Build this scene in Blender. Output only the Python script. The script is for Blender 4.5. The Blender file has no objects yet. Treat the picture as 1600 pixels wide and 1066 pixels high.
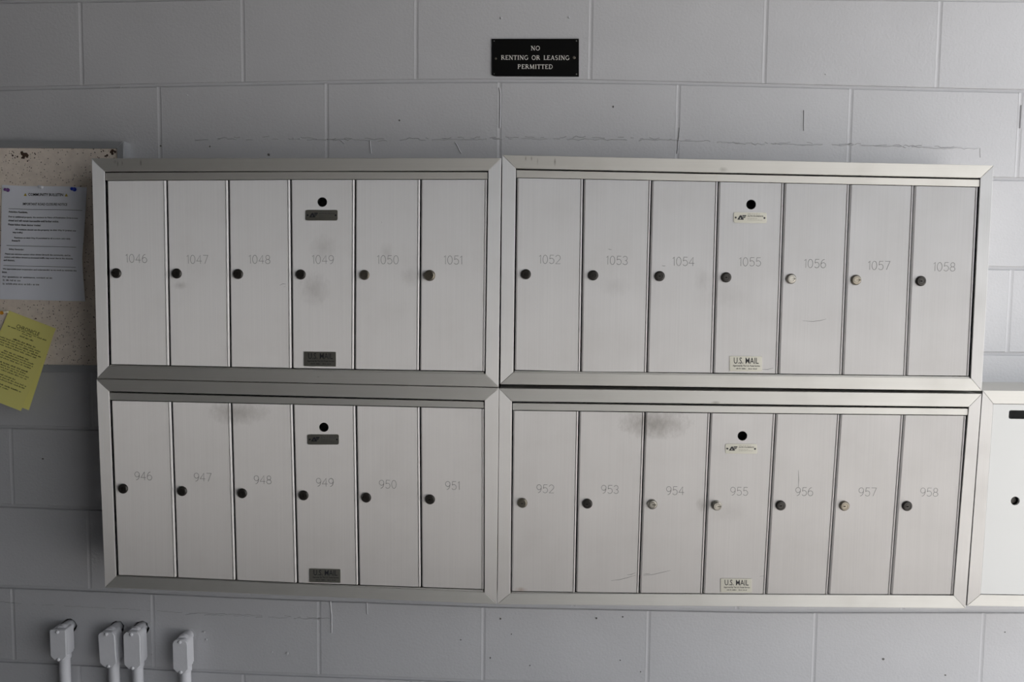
import bpy, bmesh, math, random
import numpy as np
from mathutils import Vector, Matrix

scene = bpy.context.scene
COL = scene.collection
random.seed(7)

# ------------------------------------------------------------------ camera
ZOFF = 1.40                       # floor is z = 0; the mailbox fronts lie in the plane y = 0
CAM = Vector((0.0299, -1.7306, 0.1353 + ZOFF))
PITCH, YAW, ROLL, FPX = -0.0701, 0.0215, -0.0103, 1220.4

def rotm(a, b, c):
    return Matrix.Rotation(b, 3, 'Z') @ Matrix.Rotation(a, 3, 'X') @ Matrix.Rotation(c, 3, 'Y')
RC = rotm(PITCH, YAW, ROLL)
cam_data = bpy.data.cameras.new('camera')
cam_data.sensor_width = 36.0
cam_data.lens = FPX / 1600 * 36.0
cam_data.clip_start = 0.02
cam = bpy.data.objects.new('camera', cam_data)
COL.objects.link(cam)
m = Matrix((RC.col[0], RC.col[2], -RC.col[1])).transposed().to_4x4()
m.translation = CAM
cam.matrix_world = m
scene.camera = cam

# ------------------------------------------------------------------ world, exposure
world = bpy.data.worlds.new('overcast_sky')
world.use_nodes = True
scene.world = world
bg = world.node_tree.nodes['Background']
bg.inputs[0].default_value = (0.93, 0.965, 1.0, 1)
bg.inputs[1].default_value = 2.0
sun_data = bpy.data.lights.new('sun_offscreen', 'SUN')
sun_data.energy = 13.5; sun_data.angle = math.radians(0.6); sun_data.color = (1.0, 0.96, 0.90)
sun = bpy.data.objects.new('sun_offscreen', sun_data); COL.objects.link(sun)
sun.location = (3, 4, 8)
sun.rotation_euler = Vector((-0.20, -0.17, -0.965)).to_track_quat('-Z', 'Y').to_euler()
vs = scene.view_settings
vs.view_transform = 'Standard'
vs.look = 'None'
vs.exposure = 0.0
vs.gamma = 1.0
vs.use_curve_mapping = False

# ------------------------------------------------------------------ geometry helpers
D = 0.172                         # the block wall's face, behind the mailbox fronts

def up(px, py, Y=0.0):
    """photo pixel -> point on the vertical plane y = Y"""
    d = RC @ Vector(((px - 800) / FPX, 1.0, -(py - 533) / FPX))
    t = (Y - CAM.y) / d.y
    return CAM + d * t

class MB:
    def __init__(self):
        self.v = []; self.f = []; self.m = []
    def add(self, verts, faces, mi=0):
        o = len(self.v)
        self.v += [Vector(p) for p in verts]
        for f in faces:
            self.f.append([i + o for i in f]); self.m.append(mi)
        return self
    def hexa(self, a, b, mi=0):
        """a, b: matching front/back loops"""
        n = len(a)
        fs = [list(range(n)), [n + i for i in reversed(range(n))]]
        fs += [[(i + 1) % n, i, n + i, n + (i + 1) % n] for i in range(n)]
        return self.add(list(a) + list(b), fs, mi)
    def box(self, x0, x1, y0, y1, z0, z1, mi=0):
        a = [(x0, y0, z0), (x1, y0, z0), (x1, y0, z1), (x0, y0, z1)]
        return self.hexa(a, [(p[0], y1, p[2]) for p in a], mi)
    def prism(self, loop, y0, y1, mi=0):
        """loop of points seen from the front (counter-clockwise), extruded in y"""
        return self.hexa([(p[0], y0, p[2]) for p in loop], [(p[0], y1, p[2]) for p in loop], mi)
    def lathe(self, c, axis, prof, n=24, mi=0):
        """prof: (radius, distance along axis)"""
        axis = Vector(axis).normalized()
        u = axis.orthogonal().normalized(); w = axis.cross(u)
        vs_, fs = [], []
        for r, h in prof:
            for k in range(n):
                a = 2 * math.pi * k / n
                vs_.append(Vector(c) + axis * h + (u * math.cos(a) + w * math.sin(a)) * max(r, 1e-6))
        for j in range(len(prof) - 1):
            for k in range(n):
                k2 = (k + 1) % n
                fs.append([j * n + k, j * n + k2, (j + 1) * n + k2, (j + 1) * n + k])
        return self.add(vs_, fs, mi)
    def tube(self, p, q, r, n=20, mi=0):
        p, q = Vector(p), Vector(q)
        L = (q - p).length
        return self.lathe(p, q - p, [(0, 0), (r, 0), (r, L), (0, L)], n, mi)

WL = {}
def obj(name, mb, mats, parent=None, bevel=0.0, smooth=None, seg=1):
    if not isinstance(mats, (list, tuple)): mats = [mats]
    lo = Vector((min(v[i] for v in mb.v) for i in range(3)))
    hi = Vector((max(v[i] for v in mb.v) for i in range(3)))
    c = (lo + hi) / 2
    me = bpy.data.meshes.new(name)
    me.from_pydata([tuple(v - c) for v in mb.v], [], mb.f)
    for mt in mats: me.materials.append(mt)
    me.polygons.foreach_set('material_index', mb.m)
    bm = bmesh.new(); bm.from_mesh(me)
    bmesh.ops.recalc_face_normals(bm, faces=bm.faces)
    if bevel > 0:
        es = [e for e in bm.edges if len(e.link_faces) == 2 and e.calc_face_angle(0) > 0.5]
        bmesh.ops.bevel(bm, geom=es, offset=bevel, segments=seg, affect='EDGES', clamp_overlap=True)
    bm.to_mesh(me); bm.free()
    if smooth is not None:
        me.shade_smooth()
        me.set_sharp_from_angle(angle=math.radians(smooth))
    me.update()
    o = bpy.data.objects.new(name, me)
    COL.objects.link(o)
    pw = Vector((0, 0, 0))
    if parent is not None:
        o.parent = parent; pw = WL[parent.name]
    o.location = c - pw
    WL[o.name] = c
    return o

def thing(name, loc, label, cat, group=None):
    o = bpy.data.objects.new(name, None)
    o.empty_display_size = 0.05
    COL.objects.link(o)
    o.location = loc
    WL[o.name] = Vector(loc)
    o['label'] = label; o['category'] = cat
    if group: o['group'] = group
    return o

def tag(o, label, cat, group=None):
    o['label'] = label; o['category'] = cat
    if group: o['group'] = group
    return o

def cut(o, loops, y0, y1):
    """real holes through a part: loops of world (x, z), cut from y0 to y1"""
    for lp in loops:
        mb = MB(); mb.prism([(x, 0, z) for x, z in lp], y0, y1)
        c = obj('cutter', mb, list(o.data.materials))
        md = o.modifiers.new('hole', 'BOOLEAN'); md.object = c; md.operation = 'DIFFERENCE'; md.solver = 'EXACT'
        bpy.context.view_layer.update()
        dg = bpy.context.evaluated_depsgraph_get()
        me = bpy.data.meshes.new_from_object(o.evaluated_get(dg))
        o.modifiers.clear()
        o.data = me
        cm = c.data
        bpy.data.objects.remove(c); bpy.data.meshes.remove(cm)

# ------------------------------------------------------------------ materials
def mat(name, base, rough=0.5, metal=0.0, spec=0.5):
    mt = bpy.data.materials.new(name); mt.use_nodes = True
    b = mt.node_tree.nodes['Principled BSDF']
    b.inputs['Base Color'].default_value = (*base, 1)
    b.inputs['Roughness'].default_value = rough
    b.inputs['Metallic'].default_value = metal
    b.inputs['Specular IOR Level'].default_value = spec
    return mt, mt.node_tree, b

def N(nt, t, **kw):
    n = nt.nodes.new(t)
    for k, v in kw.items(): setattr(n, k, v)
    return n

def pos_scaled(nt, s):
    g = N(nt, 'ShaderNodeNewGeometry'); mp = N(nt, 'ShaderNodeMapping')
    mp.inputs['Scale'].default_value = s
    nt.links.new(g.outputs['Position'], mp.inputs['Vector'])
    return mp.outputs['Vector']

def noise(nt, vec, scale, detail=3, rough=0.55):
    n = N(nt, 'ShaderNodeTexNoise')
    n.inputs['Scale'].default_value = scale; n.inputs['Detail'].default_value = detail
    n.inputs['Roughness'].default_value = rough
    nt.links.new(vec, n.inputs['Vector'])
    return n.outputs['Fac']

def ramp(nt, fac, stops):
    r = N(nt, 'ShaderNodeValToRGB'); e = r.color_ramp.elements
    e[0].position, e[1].position = stops[0][0], stops[-1][0]
    e[0].color = (*stops[0][1], 1); e[1].color = (*stops[-1][1], 1)
    for p, c in stops[1:-1]:
        x = e.new(p); x.color = (*c, 1)
    nt.links.new(fac, r.inputs['Fac'])
    return r.outputs['Color']

def mth(nt, op, a, b=None, clamp=False):
    n = N(nt, 'ShaderNodeMath', operation=op); n.use_clamp = clamp
    for i, s in enumerate((a, b)):
        if s is None: continue
        if isinstance(s, (int, float)): n.inputs[i].default_value = s
        else: nt.links.new(s, n.inputs[i])
    return n.outputs[0]

def mixc(nt, fac, a, b):
    n = N(nt, 'ShaderNodeMix', data_type='RGBA')
    for s, k in ((fac, 0), (a, 6), (b, 7)):
        if isinstance(s, (int, float)): n.inputs[k].default_value = s
        elif isinstance(s, tuple): n.inputs[k].default_value = (*s, 1)
        else: nt.links.new(s, n.inputs[k])
    return n.outputs[2]

def bump(nt, b, h, strength, dist):
    n = N(nt, 'ShaderNodeBump')
    n.inputs['Strength'].default_value = strength; n.inputs['Distance'].default_value = dist
    nt.links.new(h, n.inputs['Height']); nt.links.new(n.outputs['Normal'], b.inputs['Normal'])

def paint(name, base, dirt=0.10, bmp=0.5, rough=0.5, fine=170):
    mt, nt, b = mat(name, base, rough)
    p = pos_scaled(nt, (1, 1, 1))
    n1 = noise(nt, p, 5, 4); n2 = noise(nt, p, fine, 3)
    c = ramp(nt, n1, [(0.3, tuple(x * (1 - dirt) for x in base)), (0.7, base)])
    nt.links.new(c, b.inputs['Base Color'])
    bump(nt, b, n2, bmp, 0.0012)
    return mt

STAINS = []   # centre (x, z), radius (x, z), strength, colour
def brushed(name, base, tangent, rough=0.58, aniso=0.9, grain=None, stains=(), metal=1.0):
    """brushed aluminium; the reflection spreads along `tangent`, across the grain"""
    mt, nt, b = mat(name, base, rough, metal)
    sc = grain or (500, 500, 4)
    g = noise(nt, pos_scaled(nt, sc), 1, 2)
    blot = noise(nt, pos_scaled(nt, (1, 1, 1)), 9, 4)
    c = ramp(nt, g, [(0.25, tuple(x * 0.975 for x in base)), (0.75, tuple(min(1, x * 1.015) for x in base))])
    c = mixc(nt, mth(nt, 'MULTIPLY', mth(nt, 'SUBTRACT', blot, 0.5, True), 0.45), c, tuple(x * y for x, y in zip(base, (0.72, 0.70, 0.66))))
    if stains:
        geo = N(nt, 'ShaderNodeNewGeometry')
        sm = noise(nt, pos_scaled(nt, (1.6, 1, 1)), 60, 5, 0.7)
        for (x, z, rx, rz, st, colr) in stains:
            mp = N(nt, 'ShaderNodeVectorMath', operation='SUBTRACT'); mp.inputs[1].default_value = (x, 0, z)
            nt.links.new(geo.outputs['Position'], mp.inputs[0])
            ml = N(nt, 'ShaderNodeVectorMath', operation='MULTIPLY'); ml.inputs[1].default_value = (1 / rx, 0, 1 / rz)
            nt.links.new(mp.outputs[0], ml.inputs[0])
            ln = N(nt, 'ShaderNodeVectorMath', operation='LENGTH'); nt.links.new(ml.outputs[0], ln.inputs[0])
            f = mth(nt, 'SUBTRACT', 1.45, mth(nt, 'ADD', ln.outputs['Value'], mth(nt, 'MULTIPLY', sm, 1.1)), True)
            c = mixc(nt, mth(nt, 'MULTIPLY', f, st, True), c, colr)
    nt.links.new(c, b.inputs['Base Color'])
    r = mth(nt, 'ADD', mth(nt, 'MULTIPLY', blot, 0.12), rough - 0.06)
    nt.links.new(r, b.inputs['Roughness'])
    b.inputs['Anisotropic'].default_value = aniso
    t = N(nt, 'ShaderNodeCombineXYZ')
    for i in range(3): t.inputs[i].default_value = tangent[i]
    nt.links.new(t.outputs[0], b.inputs['Tangent'])
    return mt

PAINT = paint('painted_block', (0.54, 0.54, 0.562), 0.06, 0.55)
MORTAR = paint('painted_mortar', (0.54, 0.54, 0.562), 0.06, 0.4)
CRACK = paint('crack_dirt_and_hole_shade', (0.12, 0.115, 0.11), 0.3, 0.2)  # crack dirt; on the nail holes, shade painted dark
CONDUIT = paint('painted_conduit', (0.76, 0.76, 0.80), 0.12, 0.35, 0.4, 120)
CONCRETE = paint('floor_concrete', (0.34, 0.335, 0.335), 0.2, 0.4, 0.8)
CEIL = paint('light_shaping_paint', (0.13, 0.13, 0.13), 0.05, 0.2, 0.8)  # dark tone of the unseen ceiling and walls, chosen to control the light
GROUND = paint('ground', (0.55, 0.54, 0.53), 0.3, 0.3, 0.9)

# smudges on the doors, placed where the photo shows them
def stain(px, py, rx, ry, st, c=(0.20, 0.175, 0.15)):
    p = up(px, py, 0.003); k = 0.00138
    STAINS.append((p.x, p.z, rx * k, ry * k, st, c))
stain(372, 645, 62, 24, 0.42); stain(1022, 662, 70, 30, 0.55)
stain(490, 452, 30, 34, 0.28); stain(505, 388, 28, 26, 0.20); stain(640, 432, 18, 22, 0.18)
stain(604, 395, 14, 20, 0.15); stain(1098, 438, 16, 26, 0.15); stain(1135, 462, 40, 28, 0.10)
stain(1098, 790, 14, 14, 0.35); stain(760, 912, 9, 14, 0.5); stain(814, 922, 14, 6, 0.45, (0.35, 0.22, 0.14))
stain(282, 446, 16, 8, 0.3); stain(1140, 800, 34, 22, 0.10); stain(960, 448, 30, 20, 0.12)

VG, HG = (1, 0, 0), (0, 0, 1)
# rust runs and scuffs on the level frame rails
RUST = []
for (x, y, rx, ry, st) in [(821.5, 248, 1.5, 5, .6), (830.5, 248, 1.5, 5, .55), (840, 252, 1.5, 7, .4), (867, 253, 2, 8, .65), (184, 256, 1.5, 6, .6), (191, 255, 1.5, 5, .6), (220, 255, 2, 6, .7),
        (180, 253, 3, 4, .3), (1130, 265, 9, 5, .35), (1118, 629, 9, 3, .5), (497, 589, 3, 1.5, .4)]:
    p = up(x, y, 0)
    RUST.append((p.x, p.z, rx * 0.00138, ry * 0.00138, st, (0.16, 0.13, 0.10)))
ALU_V = brushed('aluminium_upright_grain', (0.74, 0.727, 0.72), VG)
ALU_H = brushed('aluminium_level_grain', (0.69, 0.675, 0.645), HG, rough=0.74, aniso=0.32, grain=(4, 500, 500), stains=RUST)
ALU_DOOR = brushed('aluminium_door', (0.78, 0.763, 0.758), VG, rough=0.66, stains=STAINS)
INSIDE, _, _ = mat('sheet_metal_inside', (0.42, 0.42, 0.41), 0.6)
LOCK_D, _, _ = mat('lock_tarnished', (0.035, 0.031, 0.027), 0.36, 0.4)
LOCK_B, _, _ = mat('lock_bronze', (0.24, 0.215, 0.175), 0.34, 0.9)
LOCK_S, _, _ = mat('lock_nickel', (0.33, 0.31, 0.275), 0.36, 1.0)
BLACK, _, _ = mat('black', (0.006, 0.006, 0.006), 0.6)
DIGIT, _, _ = mat('engraved_digit', (0.25, 0.245, 0.24), 0.5, 0.0)
PLATE = brushed('nameplate_metal', (0.47, 0.455, 0.40), HG, 0.5, 0.5, (4, 500, 500))
INK, _, _ = mat('ink', (0.015, 0.015, 0.02), 0.6)
INK_SOFT, _, _ = mat('ink_faded', (0.14, 0.135, 0.13), 0.6)
INK_GREY, _, _ = mat('ink_grey_print', (0.06, 0.065, 0.08), 0.7)
INK_OLIVE, _, _ = mat('ink_on_yellow', (0.05, 0.05, 0.015), 0.7)
SIGN, _, _ = mat('sign_black_plastic', (0.005, 0.005, 0.005), 0.3, 0.0, 0.15)
SIGN_W, _, _ = mat('sign_letter_white', (0.78, 0.76, 0.72), 0.5)
SCREW, _, _ = mat('screw_steel', (0.35, 0.34, 0.33), 0.35, 1.0)
PARCEL = paint('parcel_door_white', (0.68, 0.68, 0.67), 0.03, 0.05, 0.32)
BOARDF, _, _ = mat('board_frame_aluminium', (0.50, 0.51, 0.53), 0.45, 0.5)
PAPER = paint('white_paper', (0.88, 0.90, 0.98), 0.03, 0.1, 0.7, 60)
YELLOW = paint('yellow_paper', (0.90, 0.84, 0.28), 0.04, 0.1, 0.7, 60)
AMBER, _, _ = mat('print_amber', (0.55, 0.40, 0.05), 0.7)
TORN = paint('torn_cork', (0.085, 0.05, 0.035), 0.3, 0.5, 0.9)

def cork():
    base = (0.78, 0.68, 0.60)
    mt, nt, b = mat('cork_panel', base, 0.85)
    p = pos_scaled(nt, (1, 1, 1))
    w = noise(nt, p, 60, 2)
    c = ramp(nt, w, [(0.3, (0.78, 0.68, 0.59)), (0.7, (0.88, 0.78, 0.68))])
    for sc, th, pick in ((115, 0.26, 0.42), (210, 0.30, 0.50)):
        vo = N(nt, 'ShaderNodeTexVoronoi'); vo.inputs['Scale'].default_value = sc
        mp = N(nt, 'ShaderNodeVectorMath', operation='ADD')
        d3 = N(nt, 'ShaderNodeTexNoise'); d3.inputs['Scale'].default_value = 180
        nt.links.new(p, d3.inputs['Vector'])
        s = N(nt, 'ShaderNodeVectorMath', operation='SCALE'); s.inputs['Scale'].default_value = 0.006
        nt.links.new(d3.outputs['Color'], s.inputs[0])
        nt.links.new(p, mp.inputs[0]); nt.links.new(s.outputs[0], mp.inputs[1])
        nt.links.new(mp.outputs[0], vo.inputs['Vector'])
        sx = N(nt, 'ShaderNodeSeparateColor'); nt.links.new(vo.outputs['Color'], sx.inputs[0])
        near = mth(nt, 'LESS_THAN', vo.outputs['Distance'], mth(nt, 'MULTIPLY', sx.outputs[1], th))
        few = mth(nt, 'LESS_THAN', sx.outputs[0], pick)
        c = mixc(nt, mth(nt, 'MULTIPLY', mth(nt, 'MULTIPLY', near, few), 0.9), c, (0.10, 0.065, 0.05))
    nt.links.new(c, b.inputs['Base Color'])
    bump(nt, b, w, 0.4, 0.001)
    return mt
CORK = cork()

# ------------------------------------------------------------------ lettering helpers (flat 2-D shapes)
def arc(cx, cy, rx, ry, a0, a1, n=14):
    return [(cx + rx * math.cos(math.radians(a0 + (a1 - a0) * i / n)), cy + ry * math.sin(math.radians(a0 + (a1 - a0) * i / n))) for i in range(n + 1)]

def ribbon(pts, w):
    """offset a polyline to both sides -> list of (left, mid, right)"""
    out = []
    n = len(pts)
    closed = math.dist(pts[0], pts[-1]) < 1e-6
    for i, p in enumerate(pts):
        a = pts[i - 1] if i else (pts[-2] if closed else None)
        b = pts[i + 1] if i < n - 1 else (pts[1] if closed else None)
        d1 = Vector((p[0] - a[0], p[1] - a[1])).normalized() if a else None
        d2 = Vector((b[0] - p[0], b[1] - p[1])).normalized() if b else None
        d1 = d1 or d2; d2 = d2 or d1
        t = (d1 + d2)
        if t.length < 1e-4: t = d1
        t = t.normalized(); nn = Vector((-t.y, t.x))
        k = w / 2 / max(0.55, abs(nn.dot(Vector((-d1.y, d1.x)))))
        out.append(((p[0] + nn.x * k, p[1] + nn.y * k), p, (p[0] - nn.x * k, p[1] - nn.y * k)))
    return out

DIG = {
 '0': (0.60, [arc(.30, .5, .28, .5, 0, 360, 22)]),
 '1': (0.26, [[(.02, .82), (.20, 1), (.20, 0)]]),
 '2': (0.58, [arc(.29, .70, .28, .30, 165, -35, 12) + [(.02, 0), (.58, 0)]]),
 '3': (0.56, [arc(.27, .74, .25, .26, 160, -90, 12), arc(.27, .25, .28, .25, 90, -160, 12)]),
 '4': (0.62, [[(.46, 0), (.46, 1), (0, .30), (.62, .30)]]),
 '5': (0.58, [[(.54, 1), (.12, 1), (.06, .54)], [(.06, .54)] + arc(.28, .32, .29, .32, 118, -150, 14)]),
 '6': (0.58, [arc(.29, .31, .28, .31, 0, 360, 18), arc(.40, .36, .39, .64, 180, 88, 9)]),
 '7': (0.58, [[(0, 1), (.58, 1), (.20, 0)]]),
 '8': (0.58, [arc(.29, .75, .23, .25, 0, 360, 16), arc(.29, .25, .28, .25, 0, 360, 16)]),
 '9': (0.58, [arc(.29, .69, .28, .31, 0, 360, 18), arc(.18, .64, .39, .64, 0, -92, 9)]),
}
def serif(ch):
    T, t = 0.17, 0.085
    V = lambda x: ([(x, 0), (x, 1)], T)
    def ft(x, y, r=.15): return ([(x - r, y), (x + r, y)], 0.06)
    y0, y1 = .03, .97
    if ch == 'N': return .86, [([(.14, 0), (.14, 1)], t), ([(.72, 0), (.72, 1)], t), ([(.12, 1), (.74, 0)], T), ft(.14, y0), ft(.10, y1), ft(.72, y1)]
    if ch == 'O': return .86, [(arc(.43, .5, .36, .47, 0, 360, 22), .13)]
    if ch == 'R': return .80, [V(.16), ft(.16, y0), ft(.12, y1, .10), ([(.16, .96)] + arc(.36, .75, .22, .21, 90, -90, 10) + [(.16, .54)], .10), ([(.36, .54), (.74, .02)], T)]
    if ch == 'P': return .70, [V(.16), ft(.16, y0), ft(.12, y1, .10), ([(.16, .96)] + arc(.36, .73, .24, .23, 90, -90, 10) + [(.16, .50)], .11)]
    if ch == 'E': return .66, [V(.16), ft(.12, y0, .1), ft(.12, y1, .1), ([(.16, .96), (.58, .96), (.58, .80)], t), ([(.16, .52), (.48, .52)], t), ([(.16, .04), (.60, .04), (.60, .22)], t)]
    if ch == 'L': return .62, [V(.16), ft(.16, y1), ft(.12, y0, .1), ([(.16, .04), (.58, .04), (.58, .24)], t)]
    if ch == 'T': return .70, [V(.35), ft(.35, y0), ([(.04, .78), (.04, .96), (.66, .96), (.66, .78)], t)]
    if ch == 'I': return .38, [V(.19), ft(.19, y0), ft(.19, y1)]
    if ch == 'D': return .82, [V(.16), ft(.12, y0, .1), ft(.12, y1, .1), ([(.16, .96)] + arc(.34, .5, .40, .46, 90, -90, 14) + [(.16, .04)], .11)]
    if ch == 'A': return .84, [([(.10, 0), (.42, 1)], t), ([(.40, 1), (.72, 0)], T), ([(.22, .32), (.62, .32)], t), ft(.10, y0, .11), ft(.73, y0, .13)]
    if ch == 'M': return .98, [([(.14, 0), (.16, 1)], t), ([(.15, 1), (.48, .08)], T), ([(.48, .08), (.80, 1)], t), ([(.82, 1), (.84, 0)], T), ft(.14, y0, .12), ft(.84, y0)]
    if ch == 'S': return .62, [(arc(.30, .73, .22, .23, 40, 270, 12) + arc(.30, .27, .24, .23, 90, -140, 12)[1:], .12)]
    if ch == 'G': return .84, [(arc(.43, .5, .36, .46, 45, 335, 18), .12), ([(.72, .10), (.72, .44)], .13), ft(.70, .44, .14)]
    return .52, []

def text2d(body, bold=0.0):
    cu = bpy.data.curves.new('lettering', 'FONT')
    cu.body = body; cu.resolution_u = 2; cu.offset = bold; cu.fill_mode = 'FRONT'
    o = bpy.data.objects.new('lettering', cu); COL.objects.link(o)
    bpy.context.view_layer.update()
    me = o.to_mesh()
    vs_ = [(v.co.x, v.co.y) for v in me.vertices]; fs = [list(p.vertices) for p in me.polygons]
    o.to_mesh_clear(); bpy.data.objects.remove(o); bpy.data.curves.remove(cu)
    x0 = min(v[0] for v in vs_); x1 = max(v[0] for v in vs_)
    y0 = min(v[1] for v in vs_); y1 = max(v[1] for v in vs_)
    return [((x - x0) / (x1 - x0), (y - y0) / (y1 - y0)) for x, y in vs_], fs

def put_text(mb, body, fn, u0, u1, v0, v1, mi, bold=0.0):
    """lay a line of lettering into the rectangle (u0..u1, v0..v1) of a surface given by fn(u, v)"""
    vs_, fs = text2d(body, bold)
    mb.add([fn(u0 + (u1 - u0) * x, v0 + (v1 - v0) * y) for x, y in vs_], fs, mi)

def put_words(mb, fn, u0, u1, v0, v1, mi, word=0.10, rnd=random):
    """a line of print too small to read: word-shaped marks"""
    u = u0
    lw = word * 0.11
    while u < u1 - word * 0.25:
        e = min(u + word * rnd.uniform(0.35, 1.1), u1)
        while u < e - lw * 0.5:
            hh = rnd.choice((0.72, 0.72, 0.72, 1.0))
            vm = v0 + (v1 - v0) * hh
            w = lw * rnd.uniform(0.35, 0.8)
            mb.add([fn(u, v0), fn(u + w, v0), fn(u + w, vm), fn(u, vm)], [[0, 1, 2, 3]], mi)
            u += lw
        u += word * 0.14

# ------------------------------------------------------------------ the setting
def struct(o):
    o['kind'] = 'structure'; return o

XL, XR = -3.2, 3.4
ZT = 2.62
mb = MB(); mb.box(XL, 4.2, D + 0.0055, D + 0.20, 0, ZT)
wall = struct(obj('wall_back', mb, MORTAR))
mb = MB(); mb.box(XL - 0.2, 3.0, -3.4, D + 0.2, -0.15, 0); struct(obj('floor', mb, CONCRETE))
mb = MB(); mb.box(XL - 0.2, 1.55, -3.4, D + 0.2, ZT, ZT + 0.18); struct(obj('unseen_ceiling', mb, CEIL))  # unseen slab, added for its effect on the light
mb = MB(); mb.box(XL - 0.2, XL, -3.4, D + 0.2, 0, ZT); struct(obj('unseen_wall_left', mb, CEIL))  # unseen, added to block light from the left
mb = MB(); mb.box(XL - 0.2, 1.0, -2.95, -2.75, 0, ZT); struct(obj('unseen_wall_front', mb, CEIL))  # unseen, its reach set to shape the light across the wall
mb = MB(); mb.box(-30, 40, -40, 30, -0.45, -0.15); struct(obj('ground', mb, GROUND))

# course joints of the block wall, read along the wall
H = {
 0: [(0, 2.5), (200, 0), (400, -4), (800, -9), (1200, -4), (1600, 0.5)],
 1: [(0, 139), (100, 136.5), (200, 134), (300, 132), (400, 130.5), (500, 128.5), (600, 127), (720, 126), (900, 126.5), (1000, 128.5), (1200, 133), (1400, 138), (1600, 142.5)],
 2: [(0, 270), (400, 267), (800, 264), (1200, 270), (1565, 279.7)],
 3: [(0, 403), (800, 406), (1565, 419.3)],
 4: [(0, 535), (800, 545), (1570, 553)],
 5: [(0, 667), (150, 670.5), (800, 685), (1600, 688)],
 6: [(0, 790), (150, 796), (800, 818), (1600, 822)],
 7: [(0, 917), (100, 920.5), (200, 925), (400, 934), (777, 948), (1200, 956), (1600, 956)],
 8: [(0, 1032.5), (150, 1040), (310, 1049), (450, 1055), (600, 1060), (700, 1064), (900, 1069), (1200, 1072), (1600, 1072)],
}
HW = {}
for k, pl in H.items():
    q = [up(x, y, D) for x, y in pl]
    HW[k] = ([p.x for p in q], [p.z for p in q])
def zline(k, x):
    if k in HW: return float(np.interp(x, *HW[k]))
    if k < 0: return zline(0, x) + 0.2032 * (-k)
    return zline(8, x) - 0.2 * (k - 8)
def fam(pts, y): return [up(x, y, D).x for x in pts]
A = fam([127, 380, 650.5, 923, 1196, 1467], 65)
B = fam([-8, 250, 511, 780.5, 1059, 1328, 1593], 200)
C5 = fam([19, 278], 730); C6 = fam([139, 390], 850)
C7 = fam([22, 240, 499, 755.5, 1013, 1273, 1535], 1000)
C8 = fam([125, 381, 640, 900, 1160, 1420], 1066)
def extend(xs):
    xs = list(xs)
    while xs[0] > XL + 0.42: xs.insert(0, xs[0] - 0.4064)
    while xs[-1] < 3.7: xs.append(xs[-1] + 0.4064)
    return xs
cols = {-2: B, -1: B, 0: A, 1: B, 2: A, 3: B, 4: A, 5: C5, 6: C6, 7: C7, 8: C8, 9: C7, 10: C8, 11: C7, 12: C8}
rndw = random.Random(3)
for k in range(-2, 12):
    xs = extend(cols[k])
    for i in range(len(xs) - 1):
        a, b = xs[i] + 0.004, xs[i + 1] - 0.004
        n = 3
        top = [(a + (b - a) * j / n) for j in range(n + 1)]
        g = 0.0042
        z_lo = [zline(k + 1, x) + g for x in top]; z_hi = [zline(k, x) - g for x in top]
        if min(z_hi) > ZT: z_hi = [min(z, ZT - 0.002) for z in z_hi]
        if z_lo[0] < 0.01: z_lo = [max(z, 0.004) for z in z_lo]
        if z_hi[0] - z_lo[0] < 0.02: continue
        dy = rndw.uniform(-0.0002, 0.0002)
        lp = [(x, 0, z) for x, z in zip(top, z_lo)] + [(x, 0, z) for x, z in zip(reversed(top), reversed(z_hi))]
        mbk = MB(); mbk.prism(lp, D + dy, D + 0.0075)
        obj('block', mbk, PAINT, wall, bevel=0.0012)
        # the upright joint to the right of it, tooled nearly flush and painted over
        xm = xs[i + 1]
        mbj = MB(); z0 = zline(k + 1, xm) + g; z1 = min(zline(k, xm) - g, ZT - 0.002)
        z0 = max(z0, 0.004)
        sec = [(-.0056, -.0003), (-.0030, .0004), (0, .0008), (.0030, .0004), (.0056, -.0003), (.0056, .0065), (-.0056, .0065)]
        mbj.hexa([(xm + q[0], D + q[1], z0) for q in sec], [(xm + q[0], D + q[1], z1) for q in sec])
        obj('mortar_joint', mbj, PAINT, wall)

def wall_ribbon(name, pl, w, mt, jit=0.8, gap=0.0, rise=0.0012, seed=1, step=5):
    r = random.Random(seed)
    pts = []
    for (x0, y0), (x1, y1) in zip(pl[:-1], pl[1:]):
        n = max(1, int(math.dist((x0, y0), (x1, y1)) / step))
        for i in range(n): pts.append((x0 + (x1 - x0) * i / n, y0 + (y1 - y0) * i / n))
    pts.append(pl[-1])
    q = [up(x + r.uniform(-jit, jit) * .3, y + r.uniform(-jit, jit), D) for x, y in pts]
    mbr = MB(); run = []
    def flush():
        if len(run) > 1:
            rb = ribbon([(p.x, p.z) for p in run], w)
            vs_ = []
            for l, c, rr in rb: vs_ += [(l[0], D + .001, l[1]), (c[0], D - rise, c[1]), (rr[0], D + .001, rr[1])]
            fs = []
            for i in range(len(rb) - 1):
                fs += [[3 * i, 3 * i + 1, 3 * i + 4, 3 * i + 3], [3 * i + 1, 3 * i + 2, 3 * i + 5, 3 * i + 4]]
            mbr.add(vs_, fs)
    for p in q:
        if r.random() < gap: flush(); run = []
        else: run.append(p)
    flush()
    return obj(name, mbr, mt, wall)
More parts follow.
